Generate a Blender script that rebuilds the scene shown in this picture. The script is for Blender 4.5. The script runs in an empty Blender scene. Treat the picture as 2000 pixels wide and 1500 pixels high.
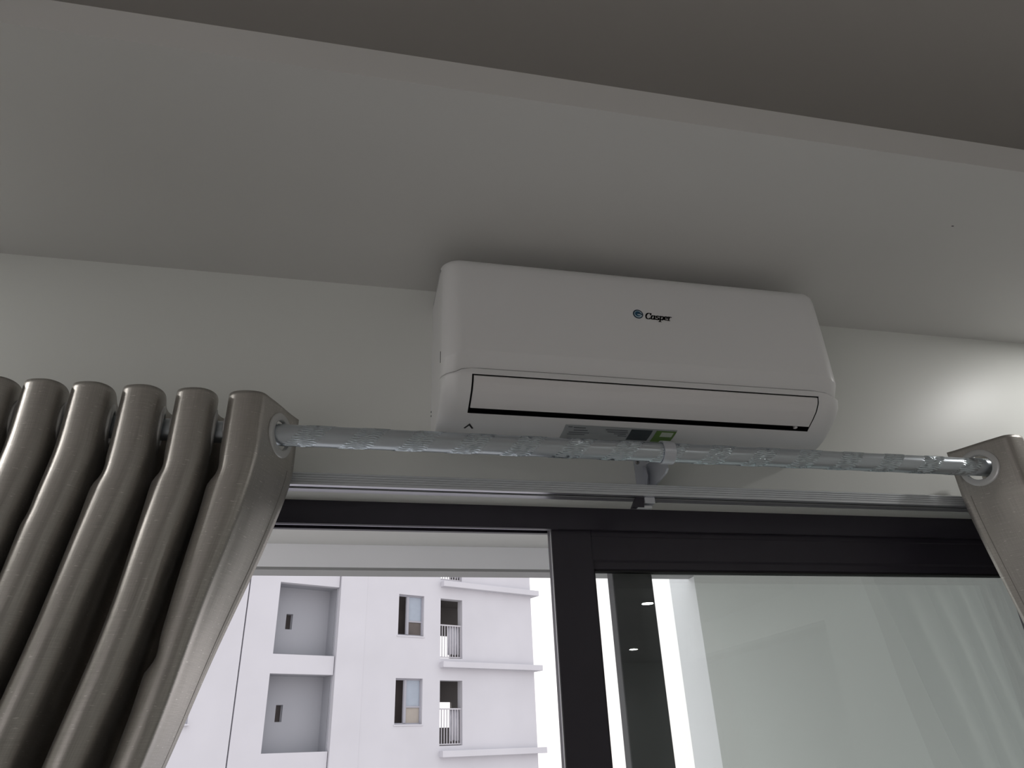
import bpy, bmesh, math, random
from mathutils import Vector, Matrix
random.seed(4)
R = math.radians
PI = math.pi
ZC = 1.82                      # height of the eye above the floor; Zs below are written relative to it
scene = bpy.context.scene
COL = scene.collection

# ------------------------------------------------------------------ camera
cam = bpy.data.cameras.new('camera')
cam.sensor_width = 36.0
cam.lens = 1383.7 / 2000 * 36.0
cam.clip_end = 400
camo = bpy.data.objects.new('camera', cam)
COL.objects.link(camo)
yaw, pit, rol = 0.22641906, 0.47953001, -0.04202556
fw = Vector((math.sin(yaw) * math.cos(pit), math.cos(yaw) * math.cos(pit), math.sin(pit)))
rt = Vector((math.cos(yaw), -math.sin(yaw), 0))
up = rt.cross(fw)
r2 = rt * math.cos(rol) + up * math.sin(rol)
u2 = -rt * math.sin(rol) + up * math.cos(rol)
M = Matrix((r2, u2, -fw)).transposed().to_4x4()
M.translation = Vector((0, -1.3, ZC))
camo.matrix_world = M
scene.camera = camo

# ------------------------------------------------------------------ sky, exposure
world = bpy.data.worlds.new('overcast_sky')
scene.world = world
world.use_nodes = True
wn = world.node_tree.nodes
wl = world.node_tree.links
wn.clear()
wo = wn.new('ShaderNodeOutputWorld')
wb = wn.new('ShaderNodeBackground')
wtc = wn.new('ShaderNodeTexCoord')
wsx = wn.new('ShaderNodeSeparateXYZ')
wr = wn.new('ShaderNodeValToRGB')
wr.color_ramp.elements[0].position = 0.0
wr.color_ramp.elements[0].color = (0.99, 0.935, 0.94, 1)
wr.color_ramp.elements[1].position = 0.35
wr.color_ramp.elements[1].color = (1.0, 1.0, 1.03, 1)
wl.new(wtc.outputs['Generated'], wsx.inputs[0])
wl.new(wsx.outputs['Z'], wr.inputs[0])
wl.new(wr.outputs[0], wb.inputs[0])
wb.inputs[1].default_value = 1.05
wl.new(wb.outputs[0], wo.inputs[0])
vs = scene.view_settings
vs.view_transform = 'Standard'
vs.look = 'None'
vs.exposure = 0.45
vs.gamma = 1.0
vs.use_curve_mapping = False
scene.cycles.use_denoising = True
scene.cycles.max_bounces = 10
scene.cycles.diffuse_bounces = 7
scene.cycles.transparent_max_bounces = 16
scene.cycles.sample_clamp_indirect = 4.0

LAMP_NEAR = 2.2                # watts: the recessed lamp in the window soffit
LAMP_FAR = 3.0                 # watts: the lamps deeper in the room

# ------------------------------------------------------------------ materials
def new_mat(name):
    m = bpy.data.materials.new(name)
    m.use_nodes = True
    return m, m.node_tree.nodes, m.node_tree.links, m.node_tree.nodes['Principled BSDF']

def paint(name, col, rough=0.55, metal=0.0, var=0.03, scale=6.0, bump=0.0, bscale=180.0, spec=0.5):
    m, n, l, b = new_mat(name)
    tc = n.new('ShaderNodeTexCoord')
    nz = n.new('ShaderNodeTexNoise'); nz.inputs['Scale'].default_value = scale; nz.inputs['Detail'].default_value = 4
    l.new(tc.outputs['Object'], nz.inputs['Vector'])
    mx = n.new('ShaderNodeValToRGB')
    mx.color_ramp.elements[0].position = 0.3; mx.color_ramp.elements[1].position = 0.7
    mx.color_ramp.elements[0].color = tuple(c * (1 - var) for c in col) + (1,)
    mx.color_ramp.elements[1].color = tuple(min(1, c * (1 + var)) for c in col) + (1,)
    l.new(nz.outputs['Fac'], mx.inputs[0]); l.new(mx.outputs[0], b.inputs['Base Color'])
    b.inputs['Roughness'].default_value = rough
    b.inputs['Metallic'].default_value = metal
    b.inputs['Specular IOR Level'].default_value = spec
    if bump:
        n2 = n.new('ShaderNodeTexNoise'); n2.inputs['Scale'].default_value = bscale
        l.new(tc.outputs['Object'], n2.inputs['Vector'])
        bp = n.new('ShaderNodeBump'); bp.inputs['Strength'].default_value = bump; bp.inputs['Distance'].default_value = 0.002
        l.new(n2.outputs['Fac'], bp.inputs['Height']); l.new(bp.outputs[0], b.inputs['Normal'])
    return m

WALL = paint('wall_paint', (0.755, 0.768, 0.738), 0.42, var=0.012, scale=1.5, bump=0.05, bscale=90)
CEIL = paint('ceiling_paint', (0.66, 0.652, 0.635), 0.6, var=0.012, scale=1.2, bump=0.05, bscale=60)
FLOORM = paint('floor_tile', (0.56, 0.545, 0.53), 0.3, var=0.05, scale=3)
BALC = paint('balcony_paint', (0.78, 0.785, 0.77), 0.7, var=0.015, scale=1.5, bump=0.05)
BALC_SHADE = paint('balcony_ceiling_shade', (0.50, 0.50, 0.487), 0.7, var=0.015, scale=1.5)  # greyer than the beam: the ceiling's shade is put into the colour
BALC_LIT = paint('balcony_lit_white', (0.90, 0.90, 0.93), 0.6, var=0.015, scale=1.5)  # whitened to paint in the sky light on beam and fin
FACADE = paint('facade_render', (0.50, 0.497, 0.532), 0.85, var=0.035, scale=0.55, bump=0.1, bscale=6)
FACADE_IN = paint('recess_shade_render', (0.30, 0.307, 0.335), 0.85, var=0.02, scale=0.6)  # darker than the facade: shade of the recesses painted into the colour
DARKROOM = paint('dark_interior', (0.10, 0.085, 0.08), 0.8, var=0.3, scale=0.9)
ALUGREY = paint('window_aluminium', (0.30, 0.30, 0.34), 0.5, var=0.02)
BLUEPANE = paint('sky_reflection_pane', (0.28, 0.32, 0.38), 0.25, var=0.03)  # bluish sky reflection painted as a flat opaque colour
RAILM = paint('railing_paint', (0.45, 0.44, 0.47), 0.6)
CLOTH = paint('rail_cloth', (0.42, 0.42, 0.46), 0.9, var=0.1, scale=4)
FRAME = paint('door_frame_black', (0.029, 0.025, 0.036), 0.42, var=0.06, scale=20, bump=0.04, bscale=400)
GASKET = paint('rubber_gasket', (0.008, 0.008, 0.009), 0.6)
BRIGHTALU = paint('mill_aluminium', (0.70, 0.70, 0.74), 0.3, metal=0.9, var=0.02)
ACW = paint('appliance_white_plastic', (0.757, 0.755, 0.757), 0.38, var=0.006, scale=3)
ACF = paint('appliance_flap_plastic', (0.73, 0.715, 0.715), 0.34, var=0.006, scale=3)
BLACKP = paint('black_plastic', (0.012, 0.012, 0.013), 0.5)
INK = paint('black_ink', (0.006, 0.006, 0.007), 0.4)
NAVY = paint('navy_ink', (0.008, 0.03, 0.06), 0.35)
BLUE = paint('blue_ink', (0.012, 0.085, 0.16), 0.35)
PALEBLUE = paint('pale_blue_ink', (0.45, 0.55, 0.62), 0.35)
LABELG = paint('label_silver', (0.36, 0.38, 0.39), 0.45)
LABELK = paint('label_dark', (0.03, 0.04, 0.045), 0.45)
LABELGR = paint('label_green', (0.10, 0.20, 0.035), 0.45)
LABELW = paint('label_pale', (0.50, 0.55, 0.46), 0.45)
LABELT = paint('label_text_grey', (0.12, 0.13, 0.14), 0.45)
TRACKM = paint('track_aluminium', (0.62, 0.64, 0.66), 0.38, metal=0.35, var=0.02)
BRK = paint('bracket_silver_paint', (0.60, 0.62, 0.67), 0.32, metal=0.45, var=0.02)
EYE = paint('eyelet_silver_plastic', (0.56, 0.56, 0.56), 0.33, metal=0.35, var=0.02)
RODM = paint('rod_silver_lacquer', (0.56, 0.60, 0.64), 0.3, metal=0.85, var=0.02)
RODC = paint('rod_chrome_patch', (0.60, 0.66, 0.71), 0.12, metal=0.95, var=0.02)
RUST = paint('screw_steel', (0.35, 0.34, 0.33), 0.4, metal=0.8)

def make_glass(name, tint, ior):
    m = bpy.data.materials.new(name); m.use_nodes = True
    n = m.node_tree.nodes; l = m.node_tree.links; n.clear()
    o = n.new('ShaderNodeOutputMaterial'); mix = n.new('ShaderNodeMixShader')
    tr = n.new('ShaderNodeBsdfTransparent'); gl = n.new('ShaderNodeBsdfGlossy'); fr = n.new('ShaderNodeFresnel')
    tr.inputs[0].default_value = tint + (1,)
    gl.inputs['Roughness'].default_value = 0.0
    gl.inputs['Color'].default_value = (0.9, 0.97, 0.95, 1)
    fr.inputs['IOR'].default_value = ior
    l.new(fr.outputs[0], mix.inputs[0]); l.new(tr.outputs[0], mix.inputs[1]); l.new(gl.outputs[0], mix.inputs[2])
    l.new(mix.outputs[0], o.inputs[0])
    return m
GLASS = make_glass('door_glass', (0.95, 0.975, 0.96), 2.1)

def emit(name, col, s):
    m = bpy.data.materials.new(name); m.use_nodes = True
    n = m.node_tree.nodes; l = m.node_tree.links; n.clear()
    o = n.new('ShaderNodeOutputMaterial'); e = n.new('ShaderNodeEmission')
    e.inputs[0].default_value = col + (1,); e.inputs[1].default_value = s
    l.new(e.outputs[0], o.inputs[0]); return m
LAMPM = emit('lamp_diffuser', (1.0, 0.99, 0.97), 9.0)

def make_fabric():
    m, n, l, b = new_mat('curtain_satin')
    uv = n.new('ShaderNodeUVMap'); uv.uv_map = 'UVMap'
    def noise(sx, sy, sc, det=3):
        mp = n.new('ShaderNodeMapping'); mp.inputs['Scale'].default_value = (sx, sy, 1)
        l.new(uv.outputs[0], mp.inputs[0])
        t = n.new('ShaderNodeTexNoise'); t.inputs['Scale'].default_value = sc; t.inputs['Detail'].default_value = det
        l.new(mp.outputs[0], t.inputs['Vector']); return t
    weft = noise(22, 1100, 1.0)          # threads across the drop (uv in metres)
    warp = noise(1000, 16, 1.0)          # threads along the drop
    slub = noise(90, 420, 1.0, 1)
    add = n.new('ShaderNodeMath'); add.operation = 'ADD'
    l.new(weft.outputs['Fac'], add.inputs[0]); l.new(warp.outputs['Fac'], add.inputs[1])
    ramp = n.new('ShaderNodeValToRGB')
    ramp.color_ramp.elements[0].position = 0.35; ramp.color_ramp.elements[0].color = (0.37, 0.35, 0.322, 1)
    ramp.color_ramp.elements[1].position = 0.72; ramp.color_ramp.elements[1].color = (0.50, 0.475, 0.445, 1)
    half = n.new('ShaderNodeMath'); half.operation = 'MULTIPLY'; half.inputs[1].default_value = 0.5
    l.new(add.outputs[0], half.inputs[0]); l.new(half.outputs[0], ramp.inputs[0])
    # slub flecks
    sr = n.new('ShaderNodeValToRGB'); sr.color_ramp.elements[0].position = 0.68; sr.color_ramp.elements[1].position = 0.74
    l.new(slub.outputs['Fac'], sr.inputs[0])
    mix = n.new('ShaderNodeMix'); mix.data_type = 'RGBA'
    mix.inputs['B'].default_value = (0.80, 0.78, 0.74, 1)
    fm = n.new('ShaderNodeMath'); fm.operation = 'MULTIPLY'; fm.inputs[1].default_value = 0.5
    l.new(sr.outputs[0], fm.inputs[0]); l.new(fm.outputs[0], mix.inputs['Factor'])
    l.new(ramp.outputs[0], mix.inputs['A']); l.new(mix.outputs['Result'], b.inputs['Base Color'])
    b.inputs['Roughness'].default_value = 0.36
    b.inputs['Metallic'].default_value = 0.74
    b.inputs['Sheen Weight'].default_value = 0.1
    b.inputs['Sheen Roughness'].default_value = 0.4
    bp = n.new('ShaderNodeBump'); bp.inputs['Strength'].default_value = 0.22; bp.inputs['Distance'].default_value = 0.0006
    l.new(add.outputs[0], bp.inputs['Height']); l.new(bp.outputs[0], b.inputs['Normal'])
    return m
FABRIC = make_fabric()
THREAD = paint('stitch_thread', (0.20, 0.19, 0.17), 0.8)

# ------------------------------------------------------------------ mesh helpers
def link(name, me, mat, parent=None, loc=(0, 0, 0), smooth=False):
    o = bpy.data.objects.new(name, me)
    COL.objects.link(o)
    if mat is not None:
        me.materials.append(mat)
    if smooth:
        for p in me.polygons: p.use_smooth = True
    o.location = loc
    if parent is not None: o.parent = parent
    return o

def from_data(name, v, f, mat, parent=None, smooth=False, loc=(0, 0, 0), fix=True):
    me = bpy.data.meshes.new(name)
    me.from_pydata(v, [], f)
    me.validate()
    if fix:
        bm = bmesh.new(); bm.from_mesh(me); bmesh.ops.recalc_face_normals(bm, faces=bm.faces); bm.to_mesh(me); bm.free()
    return link(name, me, mat, parent, loc, smooth)

def add_box(bm, x0, x1, y0, y1, z0, z1, bev=0.0, seg=2):
    t = bmesh.new()
    bmesh.ops.create_cube(t, size=1)
    for v in t.verts:
        v.co = Vector(((x0 + x1) / 2 + v.co.x * (x1 - x0), (y0 + y1) / 2 + v.co.y * (y1 - y0), (z0 + z1) / 2 + v.co.z * (z1 - z0)))
    if bev:
        bmesh.ops.bevel(t, geom=t.edges[:], offset=bev, segments=seg, affect='EDGES', profile=0.5)
    me = bpy.data.meshes.new('tmp'); t.to_mesh(me); t.free(); bm.from_mesh(me); bpy.data.meshes.remove(me)

def obj(name, bm, mat, parent=None, smooth=False, loc=(0, 0, 0)):
    me = bpy.data.meshes.new(name); bm.to_mesh(me); bm.free()
    return link(name, me, mat, parent, loc, smooth)

def box(name, x0, x1, y0, y1, z0, z1, mat, parent=None, bev=0.0):
    bm = bmesh.new(); add_box(bm, x0, x1, y0, y1, z0, z1, bev)
    return obj(name, bm, mat, parent)

def extrude_x(name, prof, x0, x1, mat, parent=None, closed=True, smooth=False):
    """prof: list of (y, z); swept from x0 to x1 with caps"""
    n = len(prof)
    v = [(x0, y, z) for y, z in prof] + [(x1, y, z) for y, z in prof]
    f = [(i, (i + 1) % n, n + (i + 1) % n, n + i) for i in range(n if closed else n - 1)]
    if closed:
        f += [tuple(range(n)), tuple(range(2 * n - 1, n - 1, -1))]
    return from_data(name, v, f, mat, parent, smooth)

def tube_x(bm, x0, x1, y, z, r, seg=24, r1=None):
    r1 = r if r1 is None else r1
    a = [bm.verts.new((x0, y + r * math.cos(t * 2 * PI / seg), z + r * math.sin(t * 2 * PI / seg))) for t in range(seg)]
    b = [bm.verts.new((x1, y + r1 * math.cos(t * 2 * PI / seg), z + r1 * math.sin(t * 2 * PI / seg))) for t in range(seg)]
    for i in range(seg):
        bm.faces.new((a[i], a[(i + 1) % seg], b[(i + 1) % seg], b[i]))
    bm.faces.new(a); bm.faces.new(b[::-1])
    bmesh.ops.recalc_face_normals(bm, faces=bm.faces)

def lathe(name, prof, mat, parent=None, seg=40, M4=None):
    """prof (radius, height) about z, closed ring when first == last"""
    v, f = [], []
    n = len(prof)
    for k in range(seg):
        a = 2 * PI * k / seg
        for r, h in prof: v.append((r * math.cos(a), r * math.sin(a), h))
    for k in range(seg):
        k2 = (k + 1) % seg
        for i in range(n - 1):
            f.append((k * n + i, k2 * n + i, k2 * n + i + 1, k * n + i + 1))
    if M4 is not None: v = [tuple(M4 @ Vector(p)) for p in v]
    me = bpy.data.meshes.new(name); me.from_pydata(v, [], f)
    bm = bmesh.new(); bm.from_mesh(me)
    bmesh.ops.remove_doubles(bm, verts=bm.verts, dist=1e-6); bmesh.ops.recalc_face_normals(bm, faces=bm.faces)
    bm.to_mesh(me); bm.free()
    return link(name, me, mat, parent, smooth=True)

def thing(name, label, cat, loc=(0, 0, 0), group=None, kind=None):
    o = bpy.data.objects.new(name, None)
    COL.objects.link(o); o.location = loc
    if label: o['label'] = label
    if cat: o['category'] = cat
    if group: o['group'] = group
    if kind: o['kind'] = kind
    return o

def struct(o, label=None, cat=None):
    o['kind'] = 'structure'
    if label: o['label'] = label
    if cat: o['category'] = cat
    return o

def wall_holes(x0, x1, z0, z1, y0, y1, holes, axis='y'):
    """a wall slab between y0 and y1 with rectangular through-holes (xa, xb, za, zb)"""
    xs = sorted({x0, x1} | {h[0] for h in holes} | {h[1] for h in holes})
    zs = sorted({z0, z1} | {h[2] for h in holes} | {h[3] for h in holes})
    bm = bmesh.new()
    def solid(i, j):
        if i < 0 or j < 0 or i >= len(xs) - 1 or j >= len(zs) - 1: return False
        cx, cz = (xs[i] + xs[i + 1]) / 2, (zs[j] + zs[j + 1]) / 2
        return not any(h[0] < cx < h[1] and h[2] < cz < h[3] for h in holes)
    def q(*p): bm.faces.new([bm.verts.new(c) for c in p])
    for i in range(len(xs) - 1):
        for j in range(len(zs) - 1):
            if not solid(i, j): continue
            a, b, c, d = xs[i], xs[i + 1], zs[j], zs[j + 1]
            q((a, y0, c), (b, y0, c), (b, y0, d), (a, y0, d)); q((a, y1, c), (a, y1, d), (b, y1, d), (b, y1, c))
            if not solid(i - 1, j): q((a, y0, c), (a, y0, d), (a, y1, d), (a, y1, c))
            if not solid(i + 1, j): q((b, y0, c), (b, y1, c), (b, y1, d), (b, y0, d))
            if not solid(i, j - 1): q((a, y0, c), (a, y1, c), (b, y1, c), (b, y0, c))
            if not solid(i, j + 1): q((a, y0, d), (b, y0, d), (b, y1, d), (a, y1, d))
    bmesh.ops.remove_doubles(bm, verts=bm.verts, dist=1e-5)
    bmesh.ops.recalc_face_normals(bm, faces=bm.faces)
    return bm

# ------------------------------------------------------------------ room shell
XL, XR, YB = -2.4, 2.92, -7.2
DX0, DX1 = -0.72, 1.62          # door opening
LINT = ZC + 0.4505
SOF = ZC + 0.913                # underside of the lowered ceiling
LIP = ZC + 0.974                # top of its front lip
UP = ZC + 1.35                  # the raised ceiling
SY = -0.544                     # front of the lip
struct(obj('wall_window', wall_holes(XL, XR, 0, UP + 0.2, 0, 0.2, [(DX0, DX1, 0, LINT)]), WALL))
struct(box('floor', XL - 0.2, 4.6, YB - 0.2, 0.2, -0.1, 0, FLOORM))
wlh = wall_holes(YB, 0, 0, UP + 0.2, 0, 0.15, [(-5.4, -1.9, 0.45, 2.5)])
for v_ in wlh.verts: v_.co = Vector((XL - v_.co.y, v_.co.x, v_.co.z))
struct(obj('wall_left', wlh, WALL))
w1 = thing('window_1', 'side window in the left wall, outside the picture', 'window', (XL - 0.08, -3.65, 0.45), kind='structure')
bm = bmesh.new()
for a, b, c, d in ((-1.75, -1.70, 0, 2.05), (1.70, 1.75, 0, 2.05), (-0.025, 0.025, 0.05, 2.0), (-1.70, 1.70, 0, 0.05), (-1.70, 1.70, 2.0, 2.05)):
    add_box(bm, -0.03, 0.03, a, b, c, d)
obj('window_frame', bm, FRAME, w1)
struct(box('wall_back', XL, 4.55, YB - 0.15, YB, 0, UP + 0.2, WALL))
struct(box('wall_right', XR, XR + 0.12, -2.65, 0, 0, UP + 0.2, WALL))
struct(box('wall_return', XR + 0.12, 4.4, -2.65, -2.53, 0, UP + 0.2, WALL))
struct(box('wall_right_far', 4.4, 4.55, YB, -2.53, 0, UP + 0.2, WALL))
struct(box('trim_beam', XR, XR + 0.12, -4.6, -2.65, ZC + 0.673, UP, WALL))
# lowered ceiling: slab with a lip, the cove behind it open to the raised ceiling
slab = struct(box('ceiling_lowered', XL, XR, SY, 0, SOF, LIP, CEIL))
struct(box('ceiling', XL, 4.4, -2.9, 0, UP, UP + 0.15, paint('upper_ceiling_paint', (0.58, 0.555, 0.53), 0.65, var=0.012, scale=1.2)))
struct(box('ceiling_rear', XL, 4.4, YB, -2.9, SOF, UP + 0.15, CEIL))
bm = bmesh.new(); add_box(bm, XL, DX0 - 0.03, -0.014, 0, 0, 0.09); add_box(bm, DX1 + 0.03, XR, -0.014, 0, 0, 0.09)
struct(obj('baseboard_window', bm, WALL))
# a small dark scuff on the lowered ceiling
t = bmesh.new(); bmesh.ops.create_circle(t, cap_ends=True, segments=7, radius=0.0022)
for v in t.verts: v.co = Vector((v.co.x * 1.5, v.co.y * 0.7, 0))
pass_mark = obj('scuff_mark', t, INK, slab, loc=(1.139, -0.389, SOF - 0.0004))

# ------------------------------------------------------------------ balcony outside
BC = ZC + 0.86
BX = 1.62
FINY = 2.30
struct(box('ceiling_balcony', -1.6, BX, 0.2, 2.07, BC, BC + 0.15, BALC_SHADE))
struct(box('trim_balcony_beam', -1.6, BX + 0.03, 1.95, 2.07, ZC + 0.758, BC, BALC_LIT))
struct(box('trim_balcony_shade', -1.6, BX + 0.03, 1.95, 2.07, ZC + 0.7455, ZC + 0.758, paint('beam_underside_shade', (0.30, 0.30, 0.30), 0.7)))  # strip added along the beam's foot, its grey stands for underside shade
struct(box('wall_balcony_right', BX, BX + 0.2, 0.2, 1.95, -0.1, BC + 0.15, paint('balcony_side_shade', (0.55, 0.565, 0.55), 0.7, var=0.02, scale=1.5, bump=0.05)))  # greyed against the fin: the inner wall's shade is in the colour
struct(box('wall_balcony_fin', BX + 0.03, BX + 0.23, 1.955, FINY, -0.1, BC + 0.6, BALC_LIT))
struct(box('floor_balcony', -1.6, BX, 0.2, 2.07, -0.1, -0.02, paint('balcony_tile', (0.74, 0.735, 0.73), 0.4, var=0.04, scale=3)))
struct(box('trim_balcony_kerb', -1.6, BX, 1.97, 2.07, -0.02, 0.12, BALC))
struct(box('ground', -150, 150, 2.5, 220, -20.2, -20, paint('ground_concrete', (0.45, 0.44, 0.43), 0.9, var=0.1, scale=0.05)))

# ------------------------------------------------------------------ sliding door
d1 = thing('door_1', 'fixed black aluminium head and jambs of the sliding balcony door', 'door frame', ((DX0 + DX1) / 2, 0.075, 0), kind='structure')
ox = (DX0 + DX1) / 2
def dbox(parent, name, x0, x1, y0, y1, z0, z1, mat, bev=0.0, px=None, py=None):
    """box in world coordinates under a parent that stands at its own location"""
    L = parent.location
    return box(name, x0 - L.x, x1 - L.x, y0 - L.y, y1 - L.y, z0 - L.z, z1 - L.z, mat, parent, bev)
# head profile: deep front lip, stepped tracks behind (y, z)
hp = [(0.075, 0.4505), (0.075, 0.404), (0.084, 0.404), (0.084, 0.436), (0.119, 0.436), (0.119, 0.4215), (0.121, 0.420),
      (0.125, 0.420), (0.127, 0.4215), (0.127, 0.440), (0.179, 0.440), (0.179, 0.424), (0.19, 0.424), (0.19, 0.4505)]
o = extrude_x('door_head', [(y - 0.075, z + ZC) for y, z in hp], DX0 - ox, DX1 - ox, FRAME, d1)
dbox(d1, 'track_lip', DX0 + 0.05, 0.388, 0.0825, 0.0848, ZC + 0.4033, ZC + 0.4058, BRIGHTALU)
dbox(d1, 'door_jamb', DX0, DX0 + 0.045, 0.075, 0.19, 0, ZC + 0.404, FRAME, 0.002)
dbox(d1, 'door_jamb', DX1 - 0.02, DX1, 0.075, 0.19, 0, ZC + 0.404, FRAME, 0.002)
dbox(d1, 'door_sill', DX0, DX1, 0.075, 0.19, -0.02, 0.03, FRAME, 0.002)

def sash(name, label, x0, x1, y0, y1, ztop, zglass, stile, parent_label=None):
    s = thing(name, label, 'door', ((x0 + x1) / 2, (y0 + y1) / 2, 0.035), kind='structure')
    ym = (y0 + y1) / 2
    zb = 0.035
    dbox(s, 'stile', x0, x0 + stile, y0, y1, zb, ztop, FRAME, 0.0025)
    rs = 0.05
    dbox(s, 'stile', x1 - rs, x1, y0, y1, zb, ztop, FRAME, 0.0025)
    # top rail with two shallow steps, as seen along its face
    L = s.location
    pr = [(y0 + 0.0005, ztop), (y0 + 0.0005, ztop - 0.035), (y0 + 0.003, ztop - 0.037), (y0 + 0.003, zglass + 0.020),
          (y0 + 0.008, zglass + 0.016), (y0 + 0.008, zglass + 0.003), (ym - 0.004, zglass), (ym + 0.004, zglass), (y1 - 0.006, zglass + 0.003), (y1 - 0.0005, zglass + 0.02), (y1 - 0.0005, ztop)]
    extrude_x('top_rail', [(y - L.y, z - L.z) for y, z in pr], x0 + stile - L.x, x1 - rs - L.x, FRAME, s)
    dbox(s, 'bottom_rail', x0 + stile, x1 - rs, y0, y1, zb, zb + 0.09, FRAME, 0.0025)
    # gasket beads around the pane
    bm = bmesh.new()
    for yy in (ym - 0.0065, ym + 0.0035):
        add_box(bm, x0 + stile - L.x, x0 + stile + 0.004 - L.x, yy - L.y, yy + 0.003 - L.y, zb + 0.09 - L.z, zglass - L.z)
        add_box(bm, x1 - rs - 0.004 - L.x, x1 - rs - L.x, yy - L.y, yy + 0.003 - L.y, zb + 0.09 - L.z, zglass - L.z)
        add_box(bm, x0 + stile - L.x, x1 - rs - L.x, yy - L.y, yy + 0.003 - L.y, zglass - 0.004 - L.z, zglass - L.z)
    obj('gasket', bm, GASKET, s)
    v = [(x0 + stile - 0.004, ym, zb + 0.086), (x1 - rs + 0.004, ym, zb + 0.086), (x1 - rs + 0.004, ym, zglass + 0.002), (x0 + stile - 0.004, ym, zglass + 0.002)]
    g = from_data('pane', [(a - L.x, b - L.y, c - L.z) for a, b, c in v], [(0, 1, 2, 3)], GLASS, s, fix=False)
    return s
sash('door_2', 'inner black framed glass door panel to the right of the open gap', 0.389, DX1 - 0.022, 0.0885, 0.1185, ZC + 0.430, ZC + 0.326, 0.087)
sash('door_3', 'outer black framed glass door panel slid behind the inner panel', 0.528, DX1 - 0.022, 0.1285, 0.1625, ZC + 0.436, ZC + 0.334, 0.088)
# thin bright edge along the meeting stile of the inner panel
s2 = bpy.data.objects['door_2']
dbox(s2, 'edge_strip', 0.3875, 0.3892, 0.089, 0.0915, 0.04, ZC + 0.404, BRIGHTALU)

# ------------------------------------------------------------------ building across the street
GZ = 20.0 + ZC
bd = thing('apartment_building', 'tall white rendered apartment block seen through the open door gap', 'building', (3.432, 28.0, -20.0))
bd.rotation_euler.z = R(24)
def Z(z): return z + GZ
S0, S1 = -15.0, 4.49
recs = [(-6.57, -4.36, 3.28, 5.68), (-6.60, -4.36, 0.27, 2.66)]
wins = [(-1.93, -0.82, 4.11, 5.63), (-1.95, -0.82, 1.05, 2.60)]
opens = [(-0.07, 0.95, 3.36, 5.61), (-0.07, 0.94, 0.32, 2.56), (-0.07, 0.94, 6.36, 8.6)]
lwin = (-10.1, -8.98, 1.15, 2.7)
lwin2 = (-10.1, -8.98, 4.15, 5.7)
# left wing and staircase bay stand at slightly different depths so their joints show as shadow lines
bay = wall_holes(-7.61, -4.36, Z(-24), Z(11), 0.0, 0.25, [(a, b, Z(c), Z(d)) for a, b, c, d in recs])
obj('stair_bay_wall', bay, FACADE, bd)
mw = wall_holes(-4.33, S1, Z(-24), Z(11), -0.10, 0.25, [(a, b, Z(c), Z(d)) for a, b, c, d in wins + opens])
obj('main_wall', mw, FACADE, bd)
box('expansion_joint', -7.68, -7.60, 0.14, 0.2, Z(-24), Z(11), FACADE_IN, bd)
box('expansion_joint', -4.37, -4.32, 0.14, 0.2, Z(-24), Z(11), FACADE_IN, bd)
lw = wall_holes(S0, -7.655, Z(-24), Z(11), 0.0, 0.25, [(a, b, Z(c), Z(d)) for a, b, c, d in (lwin, lwin2)])
obj('left_wing_wall', lw, FACADE, bd)
box('joint_cover', -3.27, -3.24, -0.104, -0.098, Z(-24), Z(11), FACADE, bd)
box('roof_slab', S0, S1, -0.1, 3.4, Z(11), Z(11.3), FACADE, bd)
# loggias cut into the stair bay
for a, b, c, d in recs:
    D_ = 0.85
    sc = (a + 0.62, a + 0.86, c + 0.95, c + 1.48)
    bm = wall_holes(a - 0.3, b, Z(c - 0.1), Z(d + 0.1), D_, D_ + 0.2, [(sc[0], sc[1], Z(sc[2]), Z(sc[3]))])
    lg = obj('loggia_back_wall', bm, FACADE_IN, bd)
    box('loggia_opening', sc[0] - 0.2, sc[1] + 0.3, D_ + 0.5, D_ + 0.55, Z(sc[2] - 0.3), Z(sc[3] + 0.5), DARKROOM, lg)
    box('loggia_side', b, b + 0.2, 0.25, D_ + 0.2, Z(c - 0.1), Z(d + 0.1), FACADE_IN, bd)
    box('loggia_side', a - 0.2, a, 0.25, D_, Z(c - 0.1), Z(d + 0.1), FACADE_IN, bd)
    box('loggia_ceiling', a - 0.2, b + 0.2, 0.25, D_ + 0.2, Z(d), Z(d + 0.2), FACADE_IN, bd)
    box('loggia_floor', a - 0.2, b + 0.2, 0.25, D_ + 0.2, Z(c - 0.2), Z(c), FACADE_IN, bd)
# sliding windows
def far_window(w, lowmat, low):
    a, b, c, d = w
    y0, y1 = 0.02, 0.10
    f = 0.055
    m = a + (b - a) * 0.36
    bm = bmesh.new()
    add_box(bm, a, b, y0, y1, Z(c), Z(c + f)); add_box(bm, a, b, y0, y1, Z(d - f), Z(d))
    add_box(bm, a, a + f, y0, y1, Z(c + f), Z(d - f)); add_box(bm, b - f, b, y0, y1, Z(c + f), Z(d - f))
    add_box(bm, m, m + 0.10, y0 - 0.02, y1, Z(c + f), Z(d - f))
    fr = obj('window_frame', bm, ALUGREY, bd)
    split = c + (d - c) * low
    box('transom', m + 0.10, b - f, y0, y1, Z(split - 0.03), Z(split + 0.03), ALUGREY, fr)
    box('pane', m + 0.10, b - f, 0.05, 0.06, Z(split + 0.03), Z(d - f), BLUEPANE, fr)
    box('pane', m + 0.10, b - f, 0.06, 0.07, Z(c + f), Z(split - 0.03), lowmat, fr)
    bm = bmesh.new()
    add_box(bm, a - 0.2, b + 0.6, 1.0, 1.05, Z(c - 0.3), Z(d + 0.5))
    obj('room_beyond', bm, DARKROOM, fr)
    bm = bmesh.new(); add_box(bm, a - 0.04, b + 0.04, -0.13, 0.0, Z(c - 0.05), Z(c), 0.01)
    obj('window_sill', bm, FACADE, fr)
far_window(wins[0], DARKROOM, 0.36)
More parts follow.
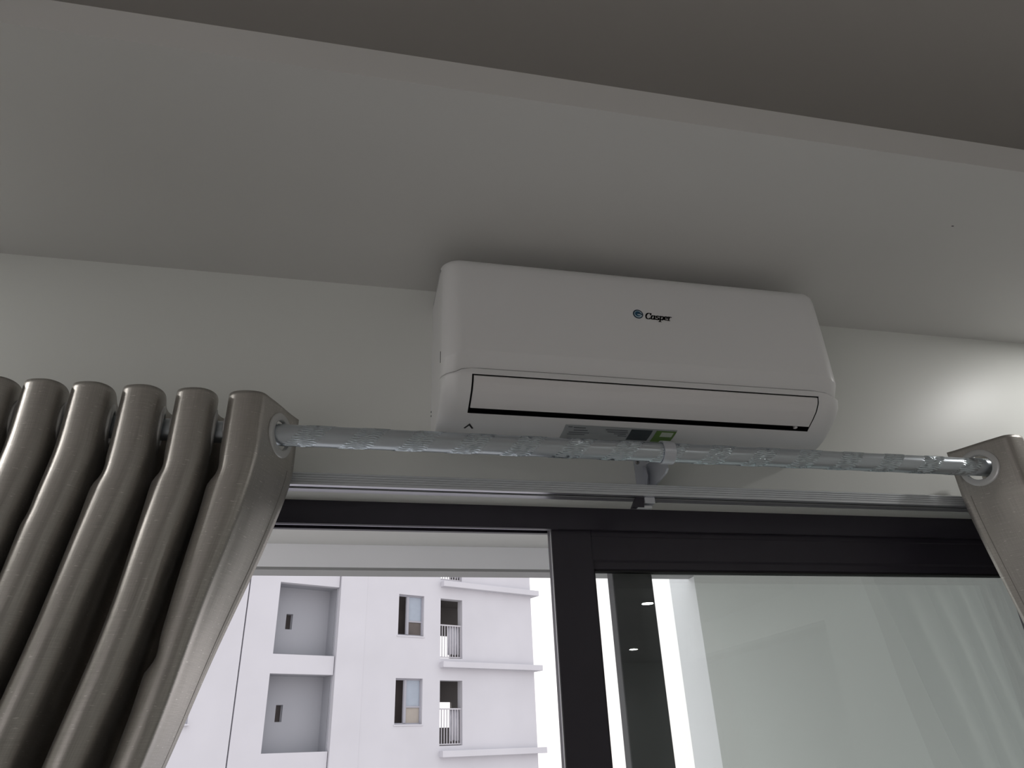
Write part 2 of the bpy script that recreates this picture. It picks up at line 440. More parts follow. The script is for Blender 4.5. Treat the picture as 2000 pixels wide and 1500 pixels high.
far_window(wins[1], paint('beige_blind', (0.33, 0.30, 0.27), 0.8, var=0.05, scale=2), 0.38)
for w in (lwin, lwin2): far_window(w, DARKROOM, 0.4)
# corner balconies behind the tall openings, open at their far side
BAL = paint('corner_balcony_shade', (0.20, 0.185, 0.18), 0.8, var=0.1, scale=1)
for i, (a, b, c, d) in enumerate(opens):
    hole = [(1.66, 2.30, 0.36, 1.34), (1.70, 2.36, 0.72, 1.70), (1.66, 2.3, 0.36, 1.34)][i]
    zc0 = c
    # back wall of the balcony with the open bay through which the sky shows
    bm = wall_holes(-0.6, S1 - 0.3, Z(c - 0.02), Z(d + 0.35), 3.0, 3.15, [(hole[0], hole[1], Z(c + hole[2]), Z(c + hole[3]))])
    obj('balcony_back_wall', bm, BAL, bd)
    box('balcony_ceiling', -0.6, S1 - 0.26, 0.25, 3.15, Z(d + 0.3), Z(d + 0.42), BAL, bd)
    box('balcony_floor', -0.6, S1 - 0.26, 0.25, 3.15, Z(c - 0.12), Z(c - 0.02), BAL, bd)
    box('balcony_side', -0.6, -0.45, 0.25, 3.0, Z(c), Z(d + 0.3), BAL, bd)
    bm = bmesh.new()
    top = c + 1.22
    nb = 9
    for k in range(nb):
        x = a + 0.03 + (b - a - 0.06) * k / (nb - 1)
        add_box(bm, x - 0.014, x + 0.014, 0.0, 0.03, Z(c + 0.06), Z(top))
    rb = obj('railing_bars', bm, RAILM, bd); rb['kind'] = 'stuff'
    box('railing_rail', a, b, -0.01, 0.04, Z(top), Z(top + 0.05), RAILM, bd)
    box('railing_rail', a, b, -0.005, 0.035, Z(c + 0.03), Z(c + 0.07), RAILM, bd)
    # grey cloth tied over the right part of the railing
    w0 = a + (b - a) * (0.42 if i == 0 else 0.55)
    vv, ff = [], []
    N = 26
    for k in range(N + 1):
        x = w0 + (b - 0.06 - w0) * k / N
        y = 0.06 + 0.015 * math.sin(k * 1.3)
        vv += [(x, y, Z(c + 0.16 - 0.02 * math.sin(k * 0.5))), (x, y + 0.008, Z(top + 0.02)), ]
    for k in range(N): ff.append((2 * k, 2 * k + 2, 2 * k + 3, 2 * k + 1))
    cl = from_data('railing_cloth', vv, ff, CLOTH, bd, smooth=True)
    sm = cl.modifiers.new('thick', 'SOLIDIFY'); sm.thickness = 0.01
# projecting slab edges around the corner balconies
for zl, zr in ((6.05, 6.27), (3.0, 3.215), (-0.06, 0.155)):
    bm = bmesh.new()
    add_box(bm, -0.08, 4.76, -0.38, 0.0, Z(zl), Z(zr), 0.012)
    add_box(bm, 4.49, 4.76, 0.0, 3.3, Z(zl), Z(zr), 0.012)
    obj('slab_ledge', bm, FACADE, bd)

# ------------------------------------------------------------------ air conditioner
AX0, AX1 = 0.128, 0.936
ac = thing('air_conditioner', 'white split air conditioner indoor unit mounted on the wall above the door', 'air conditioner', ((AX0 + AX1) / 2, 0, ZC + 0.54))
AL = ac.location
def ends(x, x0, x1, rad):
    t = min(x - x0, x1 - x)
    if t >= rad: return 0.0
    return rad - math.sqrt(max(0.0, rad * rad - (rad - t) ** 2))
def stations(x0, x1, rad, extra=()):
    xs = set(extra)
    for k in range(13):
        a = (PI / 2) * k / 12
        t = rad * (1 - math.cos(a))
        xs.add(round(x0 + t, 6)); xs.add(round(x1 - t, 6))
    n = 24
    for k in range(1, n): xs.add(round(x0 + rad + (x1 - x0 - 2 * rad) * k / n, 6))
    return sorted(xs)
FX0, FX1 = 0.1815, 0.876         # outlet opening
RAD = 0.034
body = [(0.0, 0.864), (-0.17, 0.861), (-0.188, 0.853), (-0.197, 0.838), (-0.199, 0.74), (-0.199, 0.660), (-0.184, 0.632),
        (-0.179, 0.6225), (-0.179, 0.6193), (-0.1932, 0.6180), (-0.1968, 0.6115), (-0.1985, 0.6035), (-0.1945, 0.5905), (-0.182, 0.5775), (-0.165, 0.567), (-0.1390, 0.5538),
        (-0.126, 0.5490), (-0.105, 0.5445), (-0.075, 0.5412), (-0.03, 0.5405), (0.0, 0.543)]
iT, iB = 11, 15                   # indices of the outlet's upper and lower edge
def dip(x):
    """the panel seam dips towards both ends"""
    t = min(x - AX0, AX1 - x)
    s = min(1, max(0, (0.046 - t) / 0.026)); s = s * s * (3 - 2 * s)
    return 0.0095 * s
def body_pt(i, x):
    y, z = body[i]
    e = ends(x, AX0 + 0.001, AX1 - 0.001, RAD)
    y2 = y + e * min(1, -y / 0.12)
    if 6 <= i <= 10: z -= dip(x) * (1.0 if i <= 9 else 0.6)
    return (x - AL.x, y2, z + ZC - AL.z)
xs = stations(AX0 + 0.001, AX1 - 0.001, RAD, (FX0, FX1))
v, f = [], []
n = len(body)
for x in xs: v += [body_pt(i, x) for i in range(n)]
for a in range(len(xs) - 1):
    mid = (xs[a] + xs[a + 1]) / 2
    for i in range(n - 1):
        if iT <= i < iB and FX0 < mid < FX1: continue
        f.append((a * n + i, (a + 1) * n + i, (a + 1) * n + i + 1, a * n + i + 1))
f.append(tuple(range(n))); f.append(tuple((len(xs) - 1) * n + i for i in range(n)))
cs = from_data('casing', v, f, ACW, ac, smooth=True)
def autosmooth(o, ang=35):
    bm = bmesh.new(); bm.from_mesh(o.data)
    for e in bm.edges:
        if len(e.link_faces) == 2 and e.calc_face_angle(0) > R(ang): e.smooth = False
    bm.to_mesh(o.data); bm.free()
autosmooth(cs, 32)
# dark outlet trough behind the flap
tr = [body[i] for i in range(iT, iB + 1)]
inner = [(y + 0.035, z + 0.022) for y, z in tr]
loop = [tr[0]] + [inner[0]] + inner[1:] + [tr[-1]]
v = [(x - AL.x, y, z + ZC - AL.z) for x in (FX0, FX1) for y, z in loop]
k = len(loop)
f = [(i, i + 1, k + i + 1, k + i) for i in range(k - 1)] + [tuple(range(k)), tuple(range(2 * k - 1, k - 1, -1))]
from_data('air_outlet', v, f, BLACKP, ac)
# flap
def along(t):
    """point on the outlet curve, t in 0..1 top to bottom"""
    seg = [(Vector((tr[i + 1][0] - tr[i][0], tr[i + 1][1] - tr[i][1])).length) for i in range(len(tr) - 1)]
    L = sum(seg) * t
    for i, s in enumerate(seg):
        if L <= s or i == len(seg) - 1:
            q = L / s
            return tr[i][0] + (tr[i + 1][0] - tr[i][0]) * q, tr[i][1] + (tr[i + 1][1] - tr[i][1]) * q
        L -= s
prof = []
for q in range(17):
    y, z = along(0.035 + (0.845 - 0.035) * q / 16)
    prof.append((y - 0.0006, z - 0.0006))
prof += [(y + 0.004, z + 0.0035) for y, z in prof[::-1]]
fl = extrude_x('flap', [(y, z + ZC - AL.z) for y, z in prof], FX0 + 0.0035 - AL.x, FX1 - 0.003 - AL.x, ACF, ac, smooth=True)
autosmooth(fl)
bm = bmesh.new(); add_box(bm, FX1 - 0.03 - AL.x, FX1 - 0.024 - AL.x, -0.145, -0.138, ZC + 0.558 - AL.z, ZC + 0.566 - AL.z, 0.001)
obj('flap_hinge', bm, ACF, fl)
# front panel shell
pan = [(-0.020, 0.8670), (-0.172, 0.8645), (-0.186, 0.8612), (-0.196, 0.8545), (-0.2025, 0.845), (-0.205, 0.832), (-0.2062, 0.79), (-0.2065, 0.74), (-0.2065, 0.69), (-0.2063, 0.652),
       (-0.2062, 0.6488), (-0.2058, 0.6478), (-0.1985, 0.6350), (-0.1918, 0.6225), (-0.1905, 0.6208), (-0.1860, 0.6205)]
xs = stations(AX0, AX1, RAD + 0.002)
v, f = [], []
n = len(pan)
for x in xs:
    e = ends(x, AX0, AX1, RAD + 0.002)
    t = min(x - AX0, AX1 - x)
    for i, (y, z) in enumerate(pan):
        zz = z
        if i >= 10:
            # the lower bevel fades into the rounded end
            fade = min(1, max(0, (0.05 - t) / 0.04)); fade = fade * fade * (3 - 2 * fade)
            zz -= dip(x) if i >= 13 else (dip(x) * (i - 9) / 4 + 0.006 * fade * (1 if i <= 11 else 0.5))
        v.append((x - AL.x, y + e * min(1, -y / 0.12), zz + ZC - AL.z))
for a in range(len(xs) - 1):
    for i in range(n - 1):
        f.append((a * n + i, (a + 1) * n + i, (a + 1) * n + i + 1, a * n + i + 1))
fp = from_data('front_panel', v, f, ACW, ac, smooth=True)
autosmooth(fp, 26)
# badge: emblem and slanted lettering laid on the panel
FY = -0.2067
def flat(name, pts, y, mat, parent, hole=None, thick=0.0004):
    """flat shape in the xz-plane, extruded a hair towards the room"""
    nn = len(pts)
    v = [(x, y, z) for x, z in pts] + [(x, y - thick, z) for x, z in pts]
    if hole:
        hv = [(x, y, z) for x, z in hole] + [(x, y - thick, z) for x, z in hole]
        b = len(v); v += hv
        f = []
        for i in range(nn):
            j = (i + 1) % nn
            f += [(nn + i, nn + j, b + nn + j, b + nn + i), (i, j, nn + j, nn + i), (b + i, b + nn + i, b + nn + j, b + j)]
    else:
        f = [tuple(range(nn, 2 * nn))] + [(i, (i + 1) % nn, nn + (i + 1) % nn, nn + i) for i in range(nn)]
    return from_data(name, v, f, mat, parent)
ex, ez = 0.5125 - AL.x, ZC + 0.7572 - AL.z
def ell(cx, cz, rx, rz, tilt=0, n=36, a0=0, a1=2 * PI, close=False):
    out = []
    for k in range(n + (1 if close else 0)):
        a = a0 + (a1 - a0) * k / n
        x, z = rx * math.cos(a), rz * math.sin(a)
        out.append((cx + x * math.cos(tilt) - z * math.sin(tilt), cz + x * math.sin(tilt) + z * math.cos(tilt)))
    return out
em = flat('emblem_ring', ell(ex, ez, 0.0106, 0.0103), FY, NAVY, ac, hole=ell(ex + 0.0004, ez, 0.0082, 0.0080))
flat('emblem_field', ell(ex + 0.0004, ez, 0.0081, 0.0079), FY, PALEBLUE, em, thick=0.0003)
# swirl: a dark curl that opens to the right, cut by a pale stroke
sw = ell(ex - 0.0002, ez + 0.0004, 0.0064, 0.0060, n=26, a0=R(25), a1=R(318), close=True)
swi = ell(ex + 0.0022, ez - 0.0004, 0.0042, 0.0026, n=26, a0=R(25), a1=R(318), close=True)
nn = len(sw)
v = [(x, FY - 0.0006, z) for x, z in sw] + [(x, FY - 0.0006, z) for x, z in swi]
from_data('emblem_swirl', v, [(i, i + 1, nn + i + 1, nn + i) for i in range(nn - 1)], BLUE, em)
flat('emblem_tail', [(ex - 0.004, ez - 0.0002), (ex + 0.001, ez + 0.0021), (ex + 0.0098, ez + 0.0012), (ex + 0.0085, ez - 0.0022), (ex + 0.0042, ez + 0.0003), (ex, ez + 0.0002)], FY - 0.0001, NAVY, em, thick=0.0006)

def glyph_strokes():
    """broad-nib strokes on an upright grid, x-height 1, for the six letters; each (advance, [paths])"""
    def arc(cx, cz, rx, rz, a0, a1, n=14):
        return [(cx + rx * math.cos(R(a0 + (a1 - a0) * k / n)), cz + rz * math.sin(R(a0 + (a1 - a0) * k / n))) for k in range(n + 1)]
    C = [arc(0.72, 0.78, 0.62, 0.78, 48, 318, 24), [(1.16, 1.52), (1.14, 1.08)]]
    a = [arc(0.42, 0.5, 0.38, 0.5, 60, 400, 22), [(0.80, 1.0), (0.80, 0.16), (0.90, 0.02), (1.06, 0.14)]]
    s = [arc(0.40, 0.74, 0.30, 0.26, 35, 250, 12) + arc(0.38, 0.24, 0.32, 0.26, 80, -150, 14)]
    p = [[(0.04, 0.90), (0.22, 1.0), (0.22, -0.52)], [(0.0, -0.52), (0.46, -0.52)], arc(0.56, 0.5, 0.36, 0.5, 150, -150, 22)]
    e = [[(0.10, 0.50), (0.74, 0.56)] + arc(0.42, 0.54, 0.34, 0.46, 8, 305, 22)]
    r = [[(0.04, 0.90), (0.22, 1.0), (0.22, 0.0)], [(0.0, 0.0), (0.46, 0.0)], [(0.24, 0.62)] + arc(0.58, 0.62, 0.32, 0.36, 150, 55, 8)]
    return [(1.36, C), (1.14, a), (0.86, s), (1.08, p), (0.92, e), (0.9, r)]
def write(name, x, z, size, mat, parent, y, slant=0.26, nib=0.125, along_y=None):
    bm = bmesh.new()
    nx, nzv = nib * 1.25 * size, nib * 0.62 * size
    for adv, paths in glyph_strokes():
        for pth in paths:
            P = [(x + (px + slant * pz) * size, z + pz * size) for px, pz in pth]
            for (ax, az), (bx, bz) in zip(P, P[1:]):
                # hull of the nib rectangle swept along the segment
                pts = [(ax + sx * nx, az + sz * nzv) for sx in (-1, 1) for sz in (-1, 1)] + [(bx + sx * nx, bz + sz * nzv) for sx in (-1, 1) for sz in (-1, 1)]
                pts = sorted(set(pts))
                def half(ps):
                    h = []
                    for q in ps:
                        while len(h) > 1 and (h[-1][0] - h[-2][0]) * (q[1] - h[-2][1]) - (h[-1][1] - h[-2][1]) * (q[0] - h[-2][0]) <= 0: h.pop()
                        h.append(q)
                    return h
                hull = half(pts)[:-1] + half(pts[::-1])[:-1]
                if len(hull) >= 3:
                    bm.faces.new([bm.verts.new((hx, y, hz)) for hx, hz in hull])
        x += adv * size
    return obj(name, bm, mat, parent)
write('lettering', 0.5262 - AL.x, ZC + 0.7478 - AL.z, 0.0088, INK, ac, FY - 0.0004, nib=0.13)
# rating sticker on the curved underside: strip with printed rows, a dark field and a green field
def under(x, y):
    """height of the casing underside at depth y"""
    for (y0, z0), (y1, z1) in zip(body[15:], body[16:]):
        if y0 <= y <= y1: return z0 + (z1 - z0) * (y - y0) / (y1 - y0)
    return body[-1][1]
def patch(name, x0, x1, y0, y1, mat, parent, lift, skew=0.0):
    v, f = [], []
    N = 6
    for k in range(N + 1):
        y = y0 + (y1 - y0) * k / N
        for x in (x0, x1): v.append((x - AL.x, y, under(x, y) - lift + ZC - AL.z))
    for k in range(N): f.append((2 * k, 2 * k + 1, 2 * k + 3, 2 * k + 2))
    return from_data(name, v, f, mat, parent)
st = patch('rating_sticker', 0.372, 0.600, -0.124, -0.066, LABELG, ac, 0.0004)
patch('dark_field', 0.506, 0.550, -0.120, -0.082, LABELK, st, 0.0008)
gf = patch('green_field', 0.558, 0.600, -0.120, -0.080, LABELGR, st, 0.0008)
patch('pale_box', 0.570, 0.595, -0.116, -0.101, LABELW, gf, 0.0012)
for k, (xa, xb, y) in enumerate([(0.379, 0.387, -0.1195), (0.390, 0.414, -0.118), (0.392, 0.42, -0.110), (0.384, 0.425, -0.102), (0.383, 0.418, -0.095), (0.455, 0.50, -0.116), (0.46, 0.502, -0.110), (0.475, 0.50, -0.104), (0.485, 0.503, -0.097)]):
    patch('printed_row', xa, xb, y, y + 0.0028, LABELT, st, 0.0008)
# small black chevron moulded near the left end of the underside
bm = bmesh.new()
cx, cy = 0.190, -0.108
for sx in (-1, 1):
    q = [(cx, cy - 0.004), (cx + sx * 0.0095, cy + 0.012), (cx + sx * 0.0065, cy + 0.014), (cx, cy + 0.003)]
    bm.faces.new([bm.verts.new((x - AL.x, y, under(x, y) - 0.0006 + ZC - AL.z)) for x, y in q])
obj('chevron_mark', bm, INK, ac)
# slit and two dots on the left cheek
bm = bmesh.new(); add_box(bm, AX0 - 0.0004 - AL.x, AX0 + 0.001 - AL.x, -0.166, -0.1650, ZC + 0.640 - AL.z, ZC + 0.664 - AL.z)
obj('side_slit', bm, BLACKP, ac)
bm = bmesh.new()
for zz in (0.603, 0.612): add_box(bm, AX0 - 0.0006 - AL.x, AX0 + 0.0015 - AL.x, -0.010, -0.007, ZC + zz - AL.z, ZC + zz + 0.003 - AL.z, 0.0006)
obj('side_screw', bm, LABELT, ac)

# ------------------------------------------------------------------ curtain rod
RY, RZ, RR = -0.118, ZC + 0.5022, 0.0187
rod = thing('curtain_rod', 'silver metal curtain rod with a spiral of embossed wavy patches above the door', 'curtain rod', (0.41, RY, RZ))
L_ = 0.0958
TH0 = math.atan2(-0.501, -1.182)
v, f, pm, mask = [], [], [], []
SEG = 192
NX = 500
xa, xb = -0.22, 1.36
def sst(a, b, x):
    t = min(1, max(0, (x - a) / (b - a))); return t * t * (3 - 2 * t)
for i in range(NX + 1):
    x = xa + (xb - xa) * i / NX
    for k in range(SEG):
        th = 2 * PI * k / SEG
        # th grows towards the top on the side that faces the room
        u = ((x + 0.096) / L_ - th / (2 * PI) + 0.5) % 1.0 - 0.5
        au = abs(u) + 0.012 * math.sin(2 * th + 1.0)
        m = 1 - sst(0.20, 0.29, au)
        h = 0.0
        if m > 0:
            w = RR * th - 0.0030 * math.sin(2 * PI * u / 0.52) + 0.0005 * math.sin(2 * PI * x / 0.021 + 2.0 * th)
            h = m * 0.00068 * math.sin(2 * PI * w / 0.0042)
        mask.append(m > 0.35)
        r = RR + h
        a = TH0 - th
        v.append((x - 0.41, r * math.cos(a), r * math.sin(a)))
for i in range(NX):
    for k in range(SEG):
        k2 = (k + 1) % SEG
        f.append((i * SEG + k, (i + 1) * SEG + k, (i + 1) * SEG + k2, i * SEG + k2))
        pm.append(mask[i * SEG + k])
tube = from_data('embossed_tube', v, f, RODM, rod, smooth=True, fix=False)
tube.data.materials.append(RODC)
for p_, fl_ in zip(tube.data.polygons, pm):
    if fl_: p_.material_index = 1
for x0, x1 in ((-0.98, xa), (xb, 1.80)):
    bm = bmesh.new(); tube_x(bm, x0 - 0.41, x1 - 0.41, 0, 0, RR, 48)
    o = obj('plain_tube', bm, RODM, rod, smooth=True); autosmooth(o)
fin = [(0, 0), (0.024, 0.0), (0.026, 0.006), (0.022, 0.012), (0.018, 0.016), (0.026, 0.024), (0.033, 0.036), (0.035, 0.048), (0.030, 0.064), (0.018, 0.076), (0, 0.08)]
lathe('finial', fin, RODM, rod, M4=Matrix.Translation((1.80 - 0.41, 0, 0)) @ Matrix.Rotation(PI / 2, 4, 'Y'))
lathe('finial', fin, RODM, rod, M4=Matrix.Translation((-0.98 - 0.41, 0, 0)) @ Matrix.Rotation(-PI / 2, 4, 'Y'))

# bracket: wall plate, gusseted arm, open ring under the rod, hook for the lower track
bx = 0.572
br = thing('rod_bracket', 'silver wall bracket holding the middle of the curtain rod', 'bracket', (bx, 0, RZ))
def B(name, x0, x1, y0, y1, z0, z1, mat, bev=0.001, parent=None):
    return box(name, x0 - bx, x1 - bx, y0, y1, z0 - RZ, z1 - RZ, mat, parent or br, bev)
B('wall_plate', 0.552, 0.586, -0.004, 0, ZC + 0.466, ZC + 0.5365, BRK)
sc = lathe('screw', [(0, 0.003), (0.0035, 0.003), (0.0048, 0.0018), (0.005, 0)], RUST, br, seg=20, M4=Matrix.Translation((0.5585 - bx, -0.004, ZC + 0.5265 - RZ)) @ Matrix.Rotation(PI / 2, 4, 'X'))
bm = bmesh.new()
for a in (0, 1):
    if a: add_box(bm, -0.0028, 0.0028, -0.0002, 0.0, -0.0006, 0.0006)
    else: add_box(bm, -0.0006, 0.0006, -0.0002, 0.0, -0.0028, 0.0028)
obj('screw_slot', bm, BLACKP, sc, loc=(0.5585 - bx, -0.0071, ZC + 0.5265 - RZ))
def plate_yz(name, pts, x0, x1, mat, parent=None):
    return extrude_x(name, [(y, z + ZC - RZ) for y, z in pts], x0 - bx, x1 - bx, mat, parent or br)
plate_yz('gusset', [(-0.004, 0.521), (-0.09, 0.508), (-0.0975, 0.500), (-0.097, 0.480), (-0.085, 0.4745), (-0.004, 0.466)], 0.5795, 0.5815, BRK)
plate_yz('gusset_flange', [(-0.0955, 0.4800), (-0.085, 0.4745), (-0.004, 0.4660), (-0.004, 0.4642), (-0.0855, 0.4727), (-0.0970, 0.4787)], 0.5785, 0.5828, BRK)
plate_yz('gusset_flange', [(-0.004, 0.523), (-0.09, 0.510), (-0.09, 0.508), (-0.004, 0.521)], 0.5785, 0.5828, BRK)
plate_yz('rib', [(-0.004, 0.518), (-0.016, 0.512), (-0.022, 0.490), (-0.010, 0.472), (-0.004, 0.468)], 0.5700, 0.5715, BRK)
# open ring
ring = []
ro, ri = RR + 0.0042, RR + 0.0010
a0, a1 = R(62), R(350)
v, f = [], []
N = 44
for k in range(N + 1):
    a = a0 + (a1 - a0) * k / N
    for rr in (ri, ro):
        for x in (0.560 - bx, 0.583 - bx): v.append((x, RY + rr * math.cos(a), rr * math.sin(a)))
for k in range(N):
    b = 4 * k; c = b + 4
    f += [(b, b + 1, c + 1, c), (b + 2, c + 2, c + 3, b + 3), (b, c, c + 2, b + 2), (b + 1, b + 3, c + 3, c + 1)]
f += [(0, 2, 3, 1), (4 * N, 4 * N + 1, 4 * N + 3, 4 * N + 2)]
o = from_data('ring', v, f, BRK, br, smooth=True); autosmooth(o)

# ------------------------------------------------------------------ lower curtain track
trk = thing('curtain_track', 'ribbed grey aluminium curtain track running along the wall just above the door', 'curtain track', (0.41, -0.026, ZC + 0.44))
def yz(p): return [(y + 0.026, z - 0.44) for y, z in p]
prof = [(-0.006, 0.4632), (-0.0435, 0.4632)]
z = 0.4620
ribs = [0.4620, 0.4580, 0.4535, 0.4490, 0.4445]
for a, b in zip(ribs, ribs[1:]):
    prof += [(-0.0452, a - 0.0002), (-0.0452, b + 0.0014), (-0.0436, b + 0.0010), (-0.0436, b + 0.0002)]
prof += [(-0.0456, 0.4440), (-0.0456, 0.4400), (-0.0345, 0.4400), (-0.0345, 0.4418), (-0.0430, 0.4418), (-0.0430, 0.4595), (-0.009, 0.4595), (-0.009, 0.4418), (-0.0235, 0.4418), (-0.0235, 0.4400), (-0.006, 0.4400)]
extrude_x('channel', yz(prof), -0.93 - 0.41, 1.78 - 0.41, TRACKM, trk)
extrude_x('slot_shadow', yz([(-0.0428, 0.4470), (-0.0428, 0.4592), (-0.0092, 0.4592), (-0.0092, 0.4470)]), -0.92 - 0.41, 1.77 - 0.41, BLACKP, trk)
for xx in (-0.93, 1.78):
    pass
for ya, yb in ((-0.0456, -0.0345), (-0.0235, -0.006)):
    box('slot_lip', -0.92 - 0.41, 1.77 - 0.41, ya + 0.026, yb + 0.026, -0.0006, 0.0, BRIGHTALU, trk)
for xx in (-0.93, 1.78):
    box('end_cap', xx - 0.003 - 0.41, xx + 0.003 - 0.41, -0.02, 0.02, -0.001, 0.024, BRK, trk, 0.001)
# hanger clip under the track
clip = thing('track_clip', 'small grey metal clip hanging below the track under the rod bracket', 'clip', (0.546, -0.028, ZC + 0.44))
bm = bmesh.new()
add_box(bm, 0.004, 0.026, -0.010, 0.008, -0.013, -0.0005, 0.0012)
obj('clip_body', bm, BRK, clip)
v = [(-0.022, -0.008, -0.021), (-0.012, -0.008, -0.0005), (0.004, -0.008, -0.0005), (0.002, -0.008, -0.021)]
v += [(x, 0.006, z) for x, y, z in v]
from_data('clip_jaw', v, [(0, 1, 2, 3), (7, 6, 5, 4), (0, 4, 5, 1), (1, 5, 6, 2), (2, 6, 7, 3), (3, 7, 4, 0)], FRAME, clip)
box('clip_spring', -0.010, 0.020, -0.006, 0.004, -0.022, -0.0165, TRACKM, clip, 0.001)

# ------------------------------------------------------------------ curtains
CT = 0.5525                     # top hem, relative to the eye
def build_curtain(label, sign, centers, kshift, dents, seed):
    """a gathered eyelet curtain. centers: x of the front folds, ascending in u = sign * x; the last fold carries the leading edge"""
    root = thing('curtain', label, 'curtain', (sign * centers[-1], RY, ZC + CT))
    rnd = random.Random(seed)
    n = len(centers)
    cs_ = list(centers) + [centers[-1] + 0.196]
    A = 0.064
    lob = 44
    us = []
    k0 = -0.5
    N = int(lob * (n - 1 + 0.25 + 0.14 - k0))
    f_end = n - 1 + 0.375
    ph = [k0 + (f_end - k0) * i / N for i in range(N + 1)]
    zs = []
    z = CT
    while z > -0.12: zs.append(z); z -= 0.0065
    while z > -1.75: zs.append(z); z -= 0.04
    zs.append(-1.75)
    wob = [(rnd.uniform(0, 6.28), rnd.uniform(0, 6.28), rnd.uniform(0.7, 1.3)) for _ in range(n + 2)]
    def base(p, z=CT):
        k = math.floor(p + 0.5)
        kk = min(n - 1, max(0, int(math.floor(p))))
        fr = p - kk
        cx = cs_[kk] + (cs_[kk + 1] - cs_[kk]) * fr
        last = sst(n - 1.0, n - 0.85, p)
        q_ = (p + 0.5) % 1.0 - 0.5                  # within the fold, 0 at its front
        lf = 1 - sst(-0.07, 0.07, q_) if abs(q_) < 0.25 else (sst(0.43, 0.57, q_ if q_ > 0 else q_ + 1.0))
        bt = (0.0245 - 0.0090 * (1 - sst(0.05, 0.46, z))) * lf + 0.0135 * (1 - lf)
        b = bt * (1 - last) + 0.002 * last
        x = cx + b * math.sin(4 * PI * p)
        y = -A * math.cos(2 * PI * p)
        return x, y
    def shift(p, z):
        t = max(0.0, min(1.15, 0.455 - z))
        g = t * t / (t + 0.08)
        w = (p + 0.0) / (n - 1)
        k = kshift[0] + (kshift[1] - kshift[0]) * w if p <= n - 1 else kshift[1] + (kshift[2] - kshift[1]) * (p - n + 1) / 0.375
        return -k * g
    verts = []
    arc = 0
    plen = [0.0]
    for a, b in zip(ph, ph[1:]):
        p1, p2 = base(a), base(b); plen.append(plen[-1] + math.hypot(p1[0] - p2[0], p1[1] - p2[1]))
    nz = len(zs)
    for z in zs:
        for p in ph:
            x, y = base(p, z)
            x += shift(p, z)
            kf = int(math.floor(p + 0.5)); kf = max(0, min(n - 1, kf)); q = p - kf    # position within the fold, front = 0
            w1, w2, w3 = wob[kf]
            drop = max(0.0, 0.47 - z)
            amp = min(1.0, drop / 0.25)
            x += amp * (0.0030 * math.sin(7.0 * z + w1) + 0.0016 * math.sin(19 * z + w2 + 5 * q))
            y += amp * (0.0045 * math.sin(6.0 * z + w2 + 2 * PI * q) * w3)
            y -= 0.02 * min(1, drop / 0.5) * math.cos(2 * PI * p) * 0.35
            for (fold, z0, d) in dents:
                if fold == kf - n:
                    e = math.exp(-((q + 0.20) / 0.085) ** 2)
                    st_ = sst(z0 + 0.022, z0 - 0.014, z) if False else (1 - sst(z0 - 0.011, z0 + 0.011, z))
                    x += -d * e * st_ * math.exp(-max(0, z0 - z) / 0.11)
                    x += d * 0.55 * e * math.exp(-((z - z0 - 0.018) / 0.016) ** 2)
                    y += d * 0.6 * e * math.exp(-((z - z0 - 0.006) / 0.016) ** 2)
            verts.append((sign * x, y, z))
    W = len(ph)
    O = root.location
    cross = [(i + 0.25) for i in range(n)] + [i + 0.75 for i in range(-1, n - 1)]
    faces = []
    for j in range(nz - 1):
        for i in range(W - 1):
            a = j * W + i
            quad = (a, a + 1, a + W + 1, a + W)
            cy = sum(verts[q][1] for q in quad) / 4
            cz = sum(verts[q][2] for q in quad) / 4
            if math.hypot(cy, cz - 0.501) < 0.0295 : continue
            faces.append(quad)
    me = bpy.data.meshes.new('fabric')
    vv = [(x - O.x, y + RY - O.y, z + ZC - O.z) for x, y, z in verts]
    me.from_pydata(vv, [], faces)
    uv = me.uv_layers.new(name='UVMap')
    for poly in me.polygons:
        for li in poly.loop_indices:
            vi = me.loops[li].vertex_index
            uv.data[li].uv = (plen[vi % W], zs[vi // W])
    if sign < 0: me.flip_normals()
    fab = link('fabric', me, FABRIC, root, smooth=True)
    so = fab.modifiers.new('thickness', 'SOLIDIFY'); so.thickness = 0.0022; so.offset = 0
    # eyelets: one flat ring on each side of the cloth at each crossing of the rod
    for c in sorted(cross):
        if c < k0 + 0.05: continue
        x, y = base(c)
        x2, y2 = base(c + 0.03)
        x1, y1 = base(c - 0.03)
        nrm = Vector((sign * (y2 - y1), -(x2 - x1), 0)).normalized()
        # the ring sits square to the cloth there, kept close to square to the rod
        zaxis = nrm
        xaxis = Vector((0, 0, 1)); yaxis = zaxis.cross(xaxis)
        Mx = Matrix((xaxis, yaxis, zaxis)).transposed().to_4x4()
        Mx.translation = Vector((sign * x - O.x, y + RY - O.y, 0.501 + ZC - O.z))
        pr = [(0.0262, -0.0035), (0.0262, 0.0035), (0.0285, 0.0040), (0.0350, 0.0034), (0.0384, 0.0026), (0.0396, 0.0012), (0.0396, -0.0012), (0.0384, -0.0026), (0.0350, -0.0034), (0.0285, -0.0040), (0.0262, -0.0035)]
        lathe('eyelet', pr, EYE, root, seg=44, M4=Mx)
    # stitched side hem a little way in from the leading edge
    hv, hf = [], []
    ip = min(range(W), key=lambda i: abs(ph[i] - (n - 1 + 0.335)))
    rows = [j for j in range(nz) if zs[j] < 0.455 and zs[j] > -0.2]
    for j in rows:
        a = Vector(vv[j * W + ip]); b = Vector(vv[j * W + ip + 1])
        t_ = (b - a).normalized(); nn_ = Vector((t_.y, -t_.x, 0)) * sign
        if nn_.y > 0: nn_ = -nn_
        for s_ in (-1, 1): hv.append(tuple(a + nn_ * 0.0013 + t_ * 0.0007 * s_))
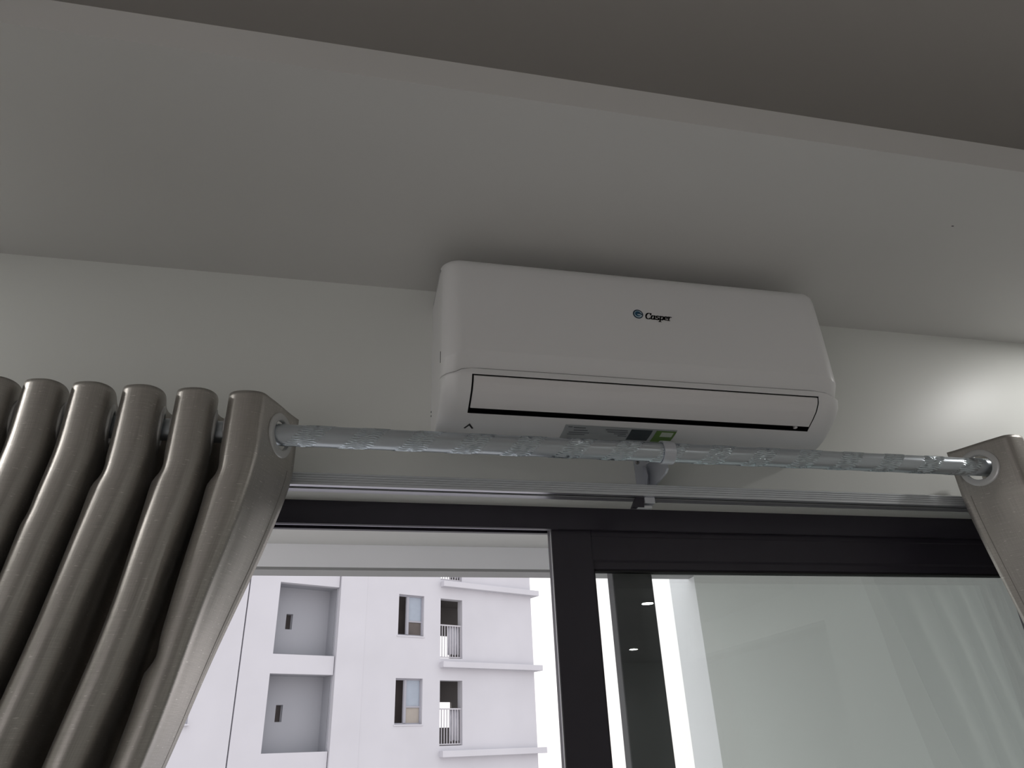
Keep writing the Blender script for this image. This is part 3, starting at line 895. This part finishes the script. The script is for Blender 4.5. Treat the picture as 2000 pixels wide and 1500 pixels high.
    for k in range(len(rows) - 1):
        hf.append((2 * k, 2 * k + 1, 2 * k + 3, 2 * k + 2))
    from_data('hem_stitch', hv, hf, THREAD, root, fix=False)
    return root
cl_left = [-0.799, -0.722, -0.646, -0.571, -0.502, -0.432, -0.356, -0.273, -0.191]
build_curtain('gathered silver grey eyelet curtain at the left end of the rod, six folds in view', 1, cl_left, (0.155, 0.205, 0.35),
              [(-1, 0.405, 0.012), (-2, 0.405, 0.011), (-3, 0.395, 0.012), (-1, 0.125, 0.010), (-4, 0.33, 0.005)], 3)
cr = [-(1.334 + 0.078 * k) for k in range(5)][::-1]
build_curtain('silver grey eyelet curtain at the right end of the rod, cut by the picture edge', -1, cr, (0.12, 0.17, 0.24), [], 8)

# ------------------------------------------------------------------ recessed lamps
def downlight(x, y, z, watts, label, group=None, idx=0):
    d = thing('downlight', label, 'ceiling lamp', (x, y, z), group)
    lathe('trim_ring', [(0.040, -0.002), (0.044, -0.006), (0.054, -0.005), (0.058, 0.0), (0.040, 0.0), (0.040, -0.002)], ACW, d)
    t = bmesh.new(); bmesh.ops.create_circle(t, cap_ends=True, segments=32, radius=0.040)
    for v_ in t.verts: v_.co.z = -0.0015
    bmesh.ops.reverse_faces(t, faces=t.faces)
    obj('diffuser', t, LAMPM, d)
    li = bpy.data.lights.new('lamp_light', 'AREA'); li.shape = 'DISK'; li.size = 0.08; li.energy = watts; li.color = (1.0, 0.985, 0.965)
    lo = bpy.data.objects.new('lamp_light', li); COL.objects.link(lo); lo.parent = d; lo.location = (0, 0, -0.007)
    return d
downlight(-1.45, -0.30, SOF, LAMP_NEAR * 2.2, 'recessed round lamp in the lowered ceiling beyond the left curtain')
downlight(1.80, -0.34, SOF, LAMP_NEAR * 0.95, 'recessed round lamp in the lowered ceiling to the right of the air conditioner')
downlight(2.05, -3.38, SOF, LAMP_FAR * 1.5, 'recessed round lamp whose reflection is the upper bright dot in the door glass')
downlight(2.88, -5.88, SOF, LAMP_FAR * 1.5, 'recessed round lamp whose reflection is the lower bright dot in the door glass')
